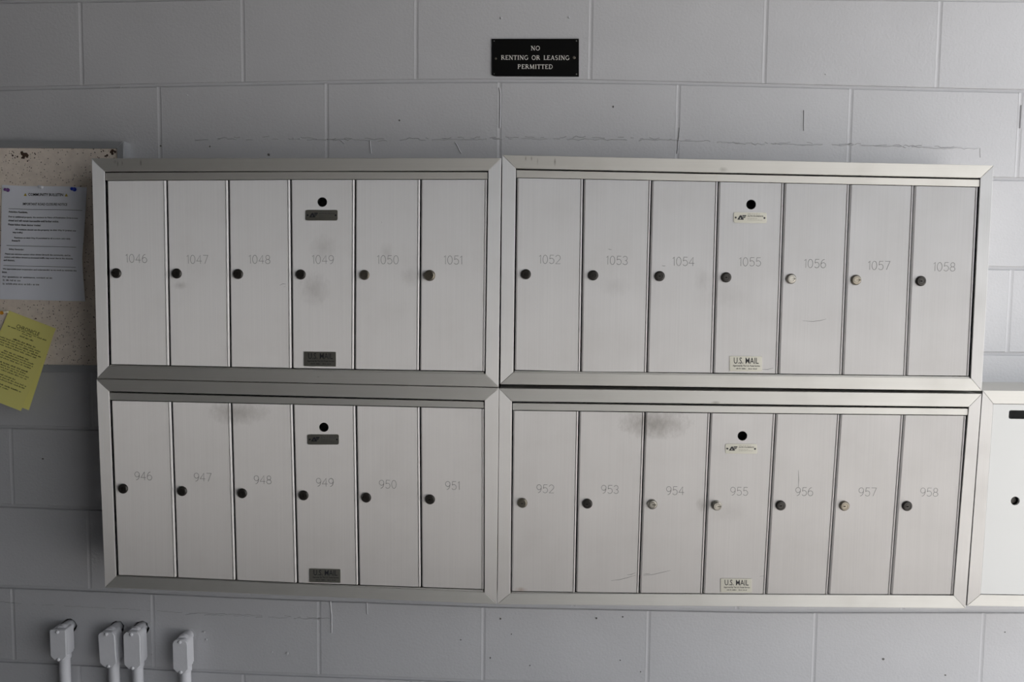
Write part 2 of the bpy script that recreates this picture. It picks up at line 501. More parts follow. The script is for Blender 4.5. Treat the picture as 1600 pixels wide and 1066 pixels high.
# old caulk outlines painted over, cracked along the edge
wall_ribbon('caulk_crack', [(305, 216), (440, 214), (520, 217), (600, 217), (780, 215), (900, 214), (1060, 217), (1110, 221), (1180, 223), (1260, 223), (1330, 225), (1450, 229), (1531, 231)], 0.0016, CRACK, 1.4, 0.30, 0.0006, 4)
wall_ribbon('caulk_ridge', [(305, 218), (440, 217), (600, 219), (780, 217), (1060, 219), (1180, 225), (1330, 227), (1450, 231), (1528, 233)], 0.004, PAINT, 1.2, 0.10, 0.0016, 5)
wall_ribbon('caulk_crack', [(1531, 231), (1532, 256)], 0.0018, CRACK, 0.8, 0.25, 0.0006, 6)
wall_ribbon('caulk_crack', [(0, 941), (40, 944), (100, 947), (200, 952), (290, 958), (380, 961), (440, 963), (500, 966), (515, 966)], 0.0016, CRACK, 0.8, 0.16, 0.0006, 7)
wall_ribbon('caulk_ridge', [(290, 960), (380, 963), (500, 968)], 0.004, PAINT, 1.0, 0.1, 0.0016, 8)
for s, (pl, w) in enumerate([([(516, 940), (518, 962), (518, 989)], .0045), ([(573, 942), (574, 960)], .004), ([(848, 140 + 1060 - 1060), (848, 141)], .001),
        ([(1256, 172), (1256, 205)], .004), ([(780, 137), (782, 146), (781, 200)], .004), ([(711, 222), (721, 240)], .004), ([(578, 220), (580, 240)], .004),
        ([(538, 224), (530, 218)], .004), ([(1596, 165), (1594, 200)], .005), ([(1062, 200), (1058, 240)], .004)]):
    if math.dist(pl[0], pl[-1]) > 4: wall_ribbon('paint_drip', pl, w, PAINT, 0.5, 0, 0.0020, 20 + s)
# nail holes, their shade painted as raised dark specks, and chips in the paint
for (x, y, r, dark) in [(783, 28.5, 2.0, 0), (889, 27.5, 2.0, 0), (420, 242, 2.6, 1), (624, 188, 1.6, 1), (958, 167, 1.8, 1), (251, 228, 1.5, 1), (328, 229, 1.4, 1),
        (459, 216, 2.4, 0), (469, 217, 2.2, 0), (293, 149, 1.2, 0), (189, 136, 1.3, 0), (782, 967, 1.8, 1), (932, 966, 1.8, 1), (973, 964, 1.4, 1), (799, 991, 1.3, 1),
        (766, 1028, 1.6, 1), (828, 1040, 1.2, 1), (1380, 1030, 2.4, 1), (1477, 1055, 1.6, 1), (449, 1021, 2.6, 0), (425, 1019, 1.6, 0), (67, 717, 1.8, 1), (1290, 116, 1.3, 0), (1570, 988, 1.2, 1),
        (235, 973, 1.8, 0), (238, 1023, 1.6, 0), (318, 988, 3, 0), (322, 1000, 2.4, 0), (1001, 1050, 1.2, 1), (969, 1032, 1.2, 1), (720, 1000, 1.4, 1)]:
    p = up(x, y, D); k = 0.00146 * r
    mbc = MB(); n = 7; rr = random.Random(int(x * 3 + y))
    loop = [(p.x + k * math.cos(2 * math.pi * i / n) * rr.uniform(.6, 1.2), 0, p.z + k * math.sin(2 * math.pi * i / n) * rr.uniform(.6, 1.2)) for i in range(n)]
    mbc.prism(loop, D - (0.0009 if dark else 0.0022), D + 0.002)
    obj('painted_hole' if dark else 'paint_blob', mbc, CRACK if dark else PAINT, wall, bevel=0.0 if dark else 0.0008)

# ------------------------------------------------------------------ mailbox banks
YD = 0.0030           # door faces sit a little behind the frame faces
K = 0.00138           # metres per photo pixel at the mailbox fronts

def iy(pl, x): return float(np.interp(x, [p[0] for p in pl], [p[1] for p in pl]))

def shell(par, O, I=None, y0=0.011, y1=D + 0.004):
    """the box behind the frame: four walls and a back, open to the front"""
    c = sum((Vector(p) for p in O), Vector()) / 4
    def sh(p, e): return (p[0] + (e if p[0] < c.x else -e), 0, p[2] + (e if p[2] < c.z else -e))
    out = [sh(p, 0.0012) for p in O]; inn = [sh(p, 0.006) for p in O]
    vs_ = [(p[0], y0, p[2]) for p in out] + [(p[0], y1, p[2]) for p in out] + [(p[0], y0, p[2]) for p in inn] + [(p[0], y1 - 0.004, p[2]) for p in inn]
    b = MB()
    b.add(vs_, [[i, (i + 1) % 4, 4 + (i + 1) % 4, 4 + i] for i in range(4)] + [[4, 5, 6, 7]] + [[i, (i + 1) % 4, 8 + (i + 1) % 4, 8 + i] for i in range(4)], 0)
    b.f += [[8 + i, 8 + (i + 1) % 4, 12 + (i + 1) % 4, 12 + i] for i in range(4)] + [[12, 13, 14, 15]]
    b.m += [1] * 5
    return obj('body', b, [ALU_H, INSIDE], par)

def frame(par, O, I, y0=0.0, y1=0.012):
    for i, (nm, mt) in enumerate((('frame_rail', ALU_H), ('frame_rail', ALU_V), ('frame_rail', ALU_H), ('frame_rail', ALU_V))):
        j = (i + 1) % 4
        b = MB(); b.prism([O[i], I[i], I[j], O[j]], y0, y1)
        obj(nm, b, mt, par, bevel=0.0007)

def make_lock(par, c, kind, slot):
    mt = {'d': LOCK_D, 'b': LOCK_B, 's': LOCK_S, 'S': LOCK_S, 'B': LOCK_B}[kind]
    h = 0.0105 if kind in 'SB' else 0.0055
    R = 0.0122 if kind == 'B' else 0.0112
    b = MB()
    prof = [(R, 0.0022), (R - 0.0008, 0.0032)]
    if kind in 'SB': prof += [(R - 0.0018, 0.0034), (R - 0.0020, h - 0.001), (R - 0.0032, h)]
    else: prof += [(R - 0.0022, h - 0.0004), (R - 0.0035, h)]
    prof += [(0.0064, h), (0.0062, h - 0.0009), (0.0057, h - 0.0009), (0.0054, h)]
    prof = [(R, -0.001)] + prof
    n = 28
    b.lathe(c, (0, -1, 0), prof, n, 0)
    b.f += [list(range(n)), [(len(prof) - 1) * n + k for k in range(n)]]; b.m += [0, 0]     # closed back and face
    lk = obj('lock', b, [mt], par, smooth=35)
    y = c[1] - h
    x0, x1, z0, z1 = {'r': (0.0002, R - 0.003, -0.0009, 0.0009), 'l': (-0.0042, 0.0012, -0.0011, 0.0011), 'v': (-0.0008, 0.0008, -0.003, 0.0034)}[slot]
    cut(lk, [[(c[0] + x0, c[2] + z0), (c[0] + x1, c[2] + z0), (c[0] + x1, c[2] + z1), (c[0] + x0, c[2] + z1)]], y - 0.003, y + 0.005)
    return lk

def make_number(par, s, px, py, mt, h=0.0186):
    w = sum(DIG[ch][0] for ch in s) + 0.17 * (len(s) - 1)
    p = up(px, py, YD)
    x = -w / 2
    b = MB()
    for ch in s:
        cw, strokes = DIG[ch]
        for st in strokes:
            rb = ribbon([((q[0] + x) * h + p.x, (q[1] - .5) * h + p.z) for q in st], 0.0019)
            vs_ = []
            for l, c, r in rb:
                vs_ += [(l[0], YD + .0003, l[1]), (c[0], YD - .00045, c[1]), (r[0], YD + .0003, r[1])]
            fs = []
            for i in range(len(rb) - 1):
                fs += [[3 * i, 3 * i + 1, 3 * i + 4, 3 * i + 3], [3 * i + 1, 3 * i + 2, 3 * i + 5, 3 * i + 4]]
            b.add(vs_, fs)
        x += cw + 0.17
    return obj('number', b, mt, par)

def surf(corners, Y):
    """pixel quad (tl, tr, br, bl) on the plane y = Y -> function of u (right), v (up)"""
    tl, tr, br, bl = [up(x, y, Y) for x, y in corners]
    def fn(u, v): return (bl * (1 - u) + br * u) * (1 - v) + (tl * (1 - u) + tr * u) * v
    return fn

def rounded(fn, ru, rv, n=4):
    lp = []
    for cx, cy, a0 in ((1 - ru, rv, -90), (1 - ru, 1 - rv, 0), (ru, 1 - rv, 90), (ru, rv, 180)):
        for i in range(n + 1):
            a = math.radians(a0 + 90 * i / n)
            lp.append(fn(cx + ru * math.cos(a), cy + rv * math.sin(a)))
    return lp

def plate_maker(par, corners, mt, soft):
    fn = surf(corners, YD)
    b = MB(); b.prism(rounded(fn, 0.05, 0.15), YD - 0.0010, YD + 0.0008, 0)
    f = surf(corners, YD - 0.00115)
    ink = 2 if soft else 1
    # the maker's monogram: a wedge A leaning into a three-bar F
    b.add([f(.11, .30), f(.19, .72), f(.245, .72), f(.29, .30), f(.235, .30), f(.215, .50), f(.20, .50), f(.17, .30)], [[0, 1, 6, 7], [1, 2, 5, 6], [2, 3, 4, 5]], 1)
    b.add([f(.11, .30), f(.29, .30), f(.29, .38), f(.13, .38)], [[0, 1, 2, 3]], 1)
    for v0, v1, u1 in ((.62, .74, .385), (.48, .58, .36), (.30, .44, .31)):
        b.add([f(.265, v0), f(u1 - .012, v0), f(u1, v1), f(.265, v1)], [[0, 1, 2, 3]], 1)
    r = random.Random(5)
    put_words(b, f, .43, .80, .83, .88, ink, .12, r)
    put_text(b, 'AUTH FLORENCE', f, .42, .90, .60, .73, ink, 0.03)
    put_words(b, f, .42, .74, .42, .47, 2, .10, r)
    put_words(b, f, .42, .86, .27, .32, 2, .10, r)
    for u in (.065, .935):
        c = f(u, .5)
        b.lathe((c.x, c.y, c.z), (0, -1, 0), [(.0021, -.0005), (.0021, .0003), (0, .0004)], 12, 1)
    obj('maker_plate', b, [mt, INK, INK_SOFT], par)

def plate_mail(par, corners, mt):
    fn = surf(corners, YD)
    b = MB(); b.prism(rounded(fn, 0.02, 0.04, 2), YD - 0.0010, YD + 0.0008, 0)
    f = surf(corners, YD - 0.00112)
    put_text(b, 'U.S. MAIL', f, .13, .90, .50, .91, 1, 0.010)
    put_text(b, 'Approved By The U.S. Postal Service', f, .10, .94, .28, .42, 1, 0.03)
    r = random.Random(9)
    put_words(b, f, .20, .52, .13, .22, 1, .13, r); put_words(b, f, .58, .84, .13, .22, 1, .13, r)
    obj('mail_plate', b, [mt, INK], par)

def circle(px, py, r, Y, n=28):
    p = up(px, py, Y)
    return [(p.x + r * math.cos(2 * math.pi * i / n), p.z + r * math.sin(2 * math.pi * i / n)) for i in range(n)]

DOORS = {}
def bank(label, O, I, head, dtop, dbot, xt, xb, nums, locks, digit, hole, maker, mail):
    Ow = [up(x, y, 0) for x, y in O]; Iw = [up(x, y, 0) for x, y in I]
    base = (Ow[2] + Ow[3]) / 2
    root = thing('mailbox_bank', (base.x, D, base.z), label, 'mailbox', 'mailbox banks on the block wall')
    # loops run counter-clockwise seen from the front: tl, bl, br, tr
    o4 = [Ow[0], Ow[3], Ow[2], Ow[1]]; i4 = [Iw[0], Iw[3], Iw[2], Iw[1]]
    shell(root, o4)
    for a, mt in ((0, ALU_V), (1, ALU_H), (2, ALU_V), (3, ALU_H)):
        j = (a + 1) % 4
        b = MB(); b.prism([o4[a], o4[j], i4[j], i4[a]], 0.0, 0.012)
        obj('frame_rail', b, mt, root, bevel=0.0007)
    # header bar over the doors and the sill strip under them
    xs = [I[0][0] + 1.2, (I[0][0] + I[1][0]) / 2, I[1][0] - 1.2]
    lo = [up(x, iy(dtop, x) - 1.2, 0.002) for x in xs]; hi = [up(x, iy(head, x) + 2.6, 0.002) for x in xs]
    b = MB(); b.prism(lo + hi[::-1], 0.002, 0.010); obj('header_bar', b, ALU_H, root, bevel=0.0005)
    xs = [I[3][0] + 2, (I[3][0] + I[2][0]) / 2, I[2][0] - 2]
    hi = [up(x, iy(dbot, x) + 1.6, 0.0035) for x in xs]; lo = [up(x, iy(dbot, x) + 7.5, 0.0035) for x in xs]
    b = MB(); b.prism(lo + hi[::-1], 0.0035, 0.0095); obj('sill_strip', b, ALU_H, root, bevel=0.0004)
    n = len(nums)
    for i in range(n):
        g0 = 1.1 if i else 0.0; g1 = 1.1 if i < n - 1 else 0.0
        T = (xt[i] + g0, xt[i + 1] - g1); Bq = (xb[i] + g0, xb[i + 1] - g1)
        tl, tr = [up(x, iy(dtop, x), YD) for x in T]
        bl, br = [up(x, iy(dbot, x), YD) for x in Bq]
        prof = [(0.0, 0, .0050), (0.0004, 0, .0030), (.0026, 0, .0004), (.0034, 0, 0), (.0058, 1, 0), (.0050, 1, .0016), (.0042, 1, .0016), (.0036, 1, -.0004),
                (.0024, 1, -.0010), (.0012, 1, -.0006), (.0004, 1, .0008), (.0, 1, .0050)]
        b = MB(); top, bot = [], []
        for s, side, dy in prof:
            for a, c, lst in ((tl, tr, top), (bl, br, bot)):
                p = a.lerp(c, s / (c.x - a.x)) if not side else c.lerp(a, s / (c.x - a.x))
                lst.append((p.x, YD + dy, p.z))
        b.hexa(top, bot)
        d = obj('door', b, ALU_DOOR, root)
        DOORS[nums[i][0]] = d
        d['label'] = 'brushed aluminium door numbered ' + nums[i][0]
        if i == 3:
            cut(d, [circle(hole[0], hole[1], 0.0106, YD)], YD - 0.01, YD + 0.03)
            b = MB(); p = up(hole[0], hole[1], YD)
            b.lathe((p.x, YD + 0.0051, p.z), (0, 1, 0), [(0.0107, -0.001), (0.0125, 0), (0.0125, 0.03), (0, 0.03)], 24)
            obj('lock_well', b, LOCK_D, d)
            plate_maker(d, *maker)
            plate_mail(d, *mail)
        make_number(d, nums[i][0], nums[i][1], nums[i][2], digit[i])
        lx, ly, kind, slot = locks[i]
        p = up(lx, ly, YD - 0.003)
        make_lock(d, (p.x, YD, p.z), kind, slot)
    return root

def rect(x0, y0, x1, y1, k=0.0):
    return [(x0, y0), (x1, y0 + k), (x1, y1 + k), (x0, y1)]

DD = DIGIT
bank('upper bank of six aluminium mailboxes, doors 1046 to 1051, beside the bulletin board',
     [(143, 247.5), (783.2, 247), (779, 605), (152, 591.3)], [(163.5, 267.5), (763, 266.5), (758.5, 584.5), (170, 572.5)],
     [(163, 267.5), (450, 266), (763, 266.5)], [(166, 283), (450, 281.3), (761, 281)], [(172, 569), (456, 575), (757, 580)],
     [167, 259.5, 356.2, 453.4, 554.5, 657, 761], [172.4, 264.5, 359.4, 456, 553.4, 655, 757.2],
     [('1046', 213, 404), ('1047', 308.3, 405.5), ('1048', 405.5, 405.5), ('1049', 504.5, 405.7), ('1050', 606, 406), ('1051', 708, 406.5)],
     [(181, 427, 'd', 'l'), (275.5, 427.5, 'd', 'v'), (371.5, 428.3, 'd', 'v'), (469.5, 429, 'd', 'l'), (569.3, 429.7, 'b', 'r'), (671.5, 430.5, 'B', 'r')],
     [DD] * 6, (503.6, 315.8), (rect(477.5, 328.2, 527.7, 344.7), PLATE, True), (rect(475, 549.5, 525, 572.3, .6), PLATE))
bank('lower bank of six aluminium mailboxes, doors 946 to 951, above the conduits',
     [(150.5, 592.6), (779.5, 606.4), (776, 944.5), (164, 918.5)], [(170.5, 611.5), (757.2, 626), (757, 926), (181.5, 901)],
     [(170, 611.5), (456, 619), (757, 625.6)], [(174, 626.5), (456, 632.5), (756, 639)], [(184, 898.3), (275, 902), (464, 910.5), (756, 920.7)],
     [173.5, 267.2, 360.5, 457.2, 555.5, 656, 756], [184, 275.8, 368, 464, 560, 658, 755.8],
     [('946', 224, 744), ('947', 316.7, 746), ('948', 410.5, 750), ('949', 507.6, 754), ('950', 606, 757), ('951', 707.3, 759)],
     [(191.7, 764.2, 'd', 'v'), (284, 768, 'd', 'v'), (378, 771.5, 'd', 'v'), (474, 774.7, 'd', 'v'), (572, 778.2, 'd', 'v'), (671.8, 781, 'd', 'l')],
     [DD] * 6, (506, 667.8), (rect(480.6, 679, 529.6, 694.8), PLATE, True), (rect(483.5, 888.5, 532, 909.7, 1), PLATE))
bank('upper bank of seven aluminium mailboxes, doors 1052 to 1058',
     [(784.6, 242), (1552.8, 258.5), (1534, 611), (781.5, 600.6)], [(806, 263), (1532, 278), (1517, 591.3), (802, 582)],
     [(806, 263.2), (1532, 278.2)], [(808, 278.5), (1122, 284.5), (1528, 293)], [(804, 578), (907, 580.5), (1114, 582.5), (1416, 586.5), (1514, 587.4)],
     [808.3, 911.7, 1018.2, 1122.5, 1225.7, 1328, 1428.7, 1528], [804.4, 907.3, 1010.8, 1114.3, 1215.7, 1316, 1416, 1513.5],
     [('1052', 859, 405.5), ('1053', 964, 407), ('1054', 1068, 408.7), ('1055', 1172, 409.3), ('1056', 1273.5, 412), ('1057', 1373.5, 415), ('1058', 1475.5, 417)],
     [(821.8, 428.6, 'd', 'l'), (927, 430.3, 'd', 'l'), (1031, 431.6, 'd', 'l'), (1135, 433.5, 'd', 'l'), (1236.5, 435.8, 's', 'r'), (1338, 437.6, 'b', 'r'), (1439.5, 439.3, 'd', 'l')],
     [DD] * 7, (1173.6, 319.7), (rect(1146.3, 331.8, 1197.8, 348.2, .8), PLATE, False), (rect(1140, 556.5, 1190.5, 580, .6), PLATE))
bank('lower bank of seven aluminium mailboxes, doors 952 to 958',
     [(780, 607.2), (1534, 615.6), (1508.8, 951), (777, 944.6)], [(799.8, 627.3), (1513.8, 636), (1490, 931), (797.5, 927.5)],
     [(800, 627.6), (1110, 632), (1513, 636.2)], [(802, 642), (1110, 646), (1508, 650)], [(799, 923.7), (1000, 926.5), (1200, 928.2), (1490, 929)],
     [802.2, 904.8, 1008, 1110.2, 1212.3, 1312.8, 1412.3, 1509.5], [799.3, 899.2, 998.8, 1098.4, 1196.5, 1294, 1391.8, 1489],
     [('952', 852, 764), ('953', 953, 765), ('954', 1055, 767), ('955', 1155, 768), ('956', 1256.7, 768.5), ('957', 1355.5, 769), ('958', 1452, 769.3)],
     [(816.3, 786.4, 'b', 'l'), (918, 787.6, 'd', 'l'), (1019.3, 788.6, 's', 'r'), (1120, 790.4, 'S', 'r'), (1220.2, 790.4, 'd', 'l'), (1319.8, 791, 'b', 'l'), (1418, 791.3, 'd', 'l')],
     [DD] * 7, (1160, 681.3), (rect(1133.3, 693.7, 1183, 708.8, .4), PLATE, False), (rect(1126, 904, 1174.5, 925.5, .6), PLATE))

# ------------------------------------------------------------------ drop box at the end of the lower row
O = [up(1535.3, 610.4, 0), up(1510.7, 947, 0)]
XE = O[0].x + 0.365
o4 = [O[0], O[1], Vector((XE - 0.004, 0, O[1].z + 0.001)), Vector((XE, 0, O[0].z + 0.001))]
i0, i1 = up(1552, 631, 0), up(1532, 929.5, 0)
wI = i0.x - O[0].x
i4 = [i0, i1, Vector((XE - 0.004 - wI, 0, i1.z)), Vector((XE - wI, 0, i0.z))]
root = thing('drop_box', ((O[1].x + XE) / 2, D, O[1].z), 'white fronted mail drop box with a slot, at the end of the lower mailbox row', 'mailbox')
shell(root, o4)
for a, mt in ((0, ALU_V), (1, ALU_H), (2, ALU_V), (3, ALU_H)):
    j = (a + 1) % 4
    b = MB(); b.prism([o4[a], o4[j], i4[j], i4[a]], 0.0, 0.012)
    obj('frame_rail', b, mt, root, bevel=0.0007)
b = MB()
e = 0.0008
b.prism([(i4[0].x + e, 0, i4[0].z - e), (i4[1].x + e, 0, i4[1].z + e), (i4[2].x - e, 0, i4[2].z + e), (i4[3].x - e, 0, i4[3].z - e)], 0.0015, 0.0065)
dd = obj('door', b, PARCEL, root, bevel=0.0005)
dd['label'] = 'plain white metal door with a slot and a lock hole'
p = up(1586.3, 783, 0.0015); s0 = up(1576.7, 641.2, 0.0015); s1 = up(1576.7, 654.8, 0.0015)
xe = XE - wI - (s0.x - i0.x)
rr = 0.0045
slot = []
for cx, cz, a0 in ((xe - rr, s1.z + rr, -90), (xe - rr, s0.z - rr, 0), (s0.x + rr, s0.z - rr, 90), (s0.x + rr, s1.z + rr, 180)):
    slot += [(cx + rr * math.cos(math.radians(a0 + 22.5 * i)), cz + rr * math.sin(math.radians(a0 + 22.5 * i))) for i in range(5)]
hole = [(p.x + 0.0098 * math.cos(2 * math.pi * i / 28), p.z + 0.0098 * math.sin(2 * math.pi * i / 28)) for i in range(28)]
cut(dd, [slot, hole], -0.01, 0.03)
b = MB(); b.lathe((p.x, 0.012, p.z), (0, -1, 0), [(0.0088, -0.01), (0.0088, 0.0), (0.0074, 0.0016), (0, 0.0016)], 24)
obj('lock_barrel', b, LOCK_D, dd, smooth=35)

# ------------------------------------------------------------------ sign
fn = surf([(768.6, 60.6), (904.6, 60.4), (904.6, 119.4), (768.6, 118.8)], D - 0.004)
base = fn(.5, 0)
root = thing('sign', (base.x, D, base.z), 'black sign with white lettering reading no renting or leasing permitted', 'sign')
b = MB(); b.prism([fn(0.05, 0), fn(1, 0), fn(1, 1), fn(0, 1), fn(0, .03), fn(.02, .01)], D - 0.004, D + 0.002)
obj('sign_plate', b, SIGN, root, bevel=0.0004)
f = surf([(768.6, 60.6), (904.6, 60.4), (904.6, 119.4), (768.6, 118.8)], D - 0.0043)
b = MB()
def serif_line(s, x0, x1, y0, y1):
    w = sum(serif(c)[0] + 0.10 for c in s); x = 0.05
    u0, u1 = (x0 - 768.6) / 136, (x1 - 768.6) / 136; v0, v1 = 1 - (y1 - 60.5) / 58.6, 1 - (y0 - 60.5) / 58.6
    ax, az = f(1, 0).x - f(0, 0).x, f(0, 1).z - f(0, 0).z
    hm = (v1 - v0) * az; sx = (u1 - u0) * ax / w
    p0 = f(u0, v0)
    for ch in s:
        cw, sts = serif(ch)
        for k_, (pl, tw) in enumerate(sts):
            rb = ribbon([(p0.x + (x + q[0]) * sx, p0.z + q[1] * hm) for q in pl], tw * hm * 0.92)
            vs_ = []
            yy = p0.y - 0.00002 * k_
            for l, c, r in rb: vs_ += [(l[0], yy, l[1]), (r[0], yy, r[1])]
            b.add(vs_, [[2 * i, 2 * i + 1, 2 * i + 3, 2 * i + 2] for i in range(len(rb) - 1)])
        x += cw + 0.10
serif_line('NO', 829.3, 844, 71.8, 78.6)
serif_line('RENTING OR LEASING', 782.5, 890, 86.4, 93.4)
serif_line('PERMITTED', 808.4, 864, 100.6, 107.6)
obj('lettering', b, SIGN_W, root)
for u, v, r in ((.025, .94, .0014), (.972, .94, .0016), (.025, .06, .0014), (.972, .06, .0018), (.045, .47, .0026), (.945, .50, .0034)):
    c = f(u, v); b = MB()
    b.lathe((c.x, c.y + 0.0006, c.z), (0, -1, 0), [(r, -0.001), (r, 0.0006), (r * .8, 0.0012), (r * .45, 0.0013), (r * .4, 0.0008), (0, 0.0008)], 14)
    obj('screw', b, SCREW if r < 0.002 else LOCK_B, root, smooth=35)

# ------------------------------------------------------------------ bulletin board
YB = D - 0.028
tr = up(193, 219.3, YB); br = up(193, 581.5, YB); tl0 = up(0, 220.5, YB)
XB0 = tr.x - 0.92
root = thing('bulletin_board', ((tr.x + XB0) / 2, D, br.z), 'cork bulletin board with a pale metal frame on the block wall', 'bulletin board')
zt, zb = (tr.z + tl0.z) / 2, up(80, 581.5, YB).z
rw = 0.0175
b = MB(); b.box(XB0 + 0.004, tr.x - 0.004, YB + 0.005, D + 0.001, zb + 0.004, zt - 0.004)
obj('cork_panel', b, CORK, root)
b = MB(); b.prism([(XB0 + rw, 0, zt - rw), (tr.x - rw * .95, 0, zt - rw), (tr.x, 0, zt), (XB0, 0, zt)], YB, D + 0.001); obj('frame_rail', b, BOARDF, root, bevel=0.0006)
b = MB(); b.prism([(XB0, 0, zb), (tr.x, 0, zb), (tr.x - rw * .95, 0, zb + rw), (XB0 + rw, 0, zb + rw)], YB, D + 0.001); obj('frame_rail', b, BOARDF, root, bevel=0.0006)
b = MB(); b.prism([(tr.x - rw * .95, 0, zb + rw), (tr.x, 0, zb), (tr.x, 0, zt), (tr.x - rw * .95, 0, zt - rw)], YB, D + 0.001); obj('frame_rail', b, BOARDF, root, bevel=0.0006)
b = MB(); b.prism([(XB0, 0, zb), (XB0 + rw, 0, zb + rw), (XB0 + rw, 0, zt - rw), (XB0, 0, zt)], YB, D + 0.001); obj('frame_rail', b, BOARDF, root, bevel=0.0006)
b = MB(); b.box(tr.x - 0.0005, tr.x + 0.0012, YB + 0.0004, D + 0.001, zb + .0005, zt - .0005); obj('frame_edge', b, BOARDF, root)
rt = random.Random(11)
for (x, y, r, k_) in [(38, 243, 6, 8), (22, 245, 3, 3), (20, 238, 2.2, 2), (28, 244, 2.5, 2), (55, 240, 2, 3), (177, 237, 5.5, 5), (160, 237, 3, 3), (167, 243, 3, 3), (154, 246, 2, 2), (178, 246, 1.6, 1), (45, 250, 2.4, 2), (50, 538, 2, 1), (57, 499, 2.2, 2)]:
    for q in range(k_):
        px, py = x + rt.uniform(-r, r) * .8, y + rt.uniform(-r, r) * .7
        pr = r * rt.uniform(.25, .62)
        p = up(px, py, YB + 0.005); n = 7
        lp = [(p.x + pr * K * math.cos(2 * math.pi * i / n) * rt.uniform(.6, 1.25), 0, p.z + pr * K * math.sin(2 * math.pi * i / n) * rt.uniform(.6, 1.25)) for i in range(n)]
        if min(t[2] for t in lp) < zb + rw or max(t[2] for t in lp) > zt - rw: continue
        b = MB(); b.prism(lp, YB + 0.0046 - q * 0.00004, YB + 0.006); obj('torn_patch', b, TORN, root)

# ------------------------------------------------------------------ papers on the board
YP = YB + 0.0045
def sheet(name, fn, mt, extra, mats, nu=28, nv=40, label='', cat='paper', group=None):
    b = MB(); vs_ = []
    th = 0.0004
    for j in range(nv + 1):
        for i in range(nu + 1): vs_.append(fn(i / nu, j / nv))
    n = len(vs_)
    vs_ += [p + Vector((0, th, 0)) for p in vs_]
    fs = []
    W = nu + 1
    for j in range(nv):
        for i in range(nu):
            a = j * W + i
            fs.append([a, a + 1, a + W + 1, a + W]); fs.append([n + a, n + a + W, n + a + W + 1, n + a + 1])
    for i in range(nu):
        fs.append([i, n + i, n + i + 1, i + 1]); a = nv * W + i; fs.append([a, a + 1, n + a + 1, n + a])
    for j in range(nv):
        a = j * W; fs.append([a, a + W, n + a + W, n + a]); a = j * W + nu; fs.append([a, n + a, n + a + W, a + W])
    b.add(vs_, fs)
    rt_ = thing(name, vs_[nu // 2], label, cat, group)
    obj('sheet', b, mt, rt_, smooth=60)
    if extra:
        b = MB(); extra(b); obj('print', b, mats, rt_)
    return rt_

def notice(off=0.0):
    def fn(u, v):
        t = 1 - v
        x0 = np.interp(t, [0, .5, .8, 1], [3, 1.5, 0, -2]); x1 = np.interp(t, [0, .35, .62, .75, 1], [135.7, 132, 128.3, 129.6, 133])
        y0 = 289 + u * 4 + 0.6 * math.sin(u * 6); y1 = 467.5 + u * 3.5
        px = x0 + (x1 - x0) * u; py = y0 + (y1 - y0) * t
        lift = 0.0012 + 0.010 * math.sin(math.pi * min(1, t * 1.0)) ** 2 * (0.35 + 0.65 * u ** 3) + 0.0035 * max(0, t - .8) * 5 * u + 0.0022 * math.sin(2.2 * math.pi * u) ** 2 * t + 0.002 * math.sin(5 * t + 3 * u) ** 2 * t
        return up(px, py, YP - lift - off)
    return fn
def notice_print(b):
    f = notice(0.0008)
    U = lambda px: (px) / 131.0
    Vv = lambda py: 1 - (py - 289) / 179.0
    def L(s, x0, x1, yc, h=3.2, mi=0, bold=0.0): put_text(b, s, f, U(x0), U(x1), Vv(yc + h / 2), Vv(yc - h / 2), mi, bold)
    L('COMMUNITY BULLETIN', 41, 95, 302.2, 4.4, 0, 0.015)
    for x in (36.5, 100):
        b.add([f(U(x - 2.4), Vv(304.6)), f(U(x + 2.4), Vv(304.6)), f(U(x), Vv(300))], [[0, 1, 2]], 1)
    L('IMPORTANT ROAD CLOSURE NOTICE', 33, 102, 317.2, 4.0, 0, 0.015)
    def rule(x0, x1, y):
        for i in range(6):
            a, c = x0 + (x1 - x0) * i / 6, x0 + (x1 - x0) * (i + 1) / 6
            b.add([f(U(a), Vv(y + .3)), f(U(c), Vv(y + .3)), f(U(c), Vv(y - .3)), f(U(a), Vv(y - .3))], [[0, 1, 2, 3]], 2)
    rule(11, 126, 325.6); rule(9, 120, 383.5); rule(5, 120, 415)
    L('Attention Residents,', 11, 41, 330.6, 3.2, 0, 0.03)
    r = random.Random(21)
    def wds(x0, x1, y, h=2.0): put_words(b, f, U(x0), U(x1), Vv(y + h / 2), Vv(y - h / 2), 2, 0.075, r)
    for t, x0, x1, y in (('Due to additional projects, the entrance to Palms of Destination Drive is now', 11, 120, 338.4), ('closed and will remain inaccessible until further notice.', 11, 90, 344),
            ('Please follow these detour routes:', 11, 62, 350.4), ('All residents should use the property via 66th Way N (against one', 22, 118, 358), ('way traffic)', 18, 34, 362.8),
            ('Residents on 66th Way N permitted to do a u-turn using 66th', 21, 110, 371), ('Avenue N', 17, 30, 375.4),
            ('Please use extreme caution when driving through the community, and be', 7, 112, 397), ('patient with fellow drivers as increased traffic may occur due to the closures', 6, 116, 402), ('and detours.', 5, 23, 406.6),
            ('We appreciate your cooperation and understanding as we work to minimize this', 4, 121, 420.6), ('issue.', 3, 11, 425.4), ('For questions or assistance, contact us at:', 4, 82, 433)):
        L(t, x0, x1, y, 3.0, 2, 0.03)
    L('Safety Reminder:', 13, 37, 389.4, 3.2, 0, 0.02)
    wds(10, 32, 438, 2.4); wds(10, 62, 443.6, 2.4)
    for y in (438, 443.6): wds(5, 8, y, 3)
sheet('notice_sheet', notice(), PAPER, notice_print, [INK, AMBER, INK_GREY], label='white printed community bulletin sheet pinned to the cork board', cat='notice')

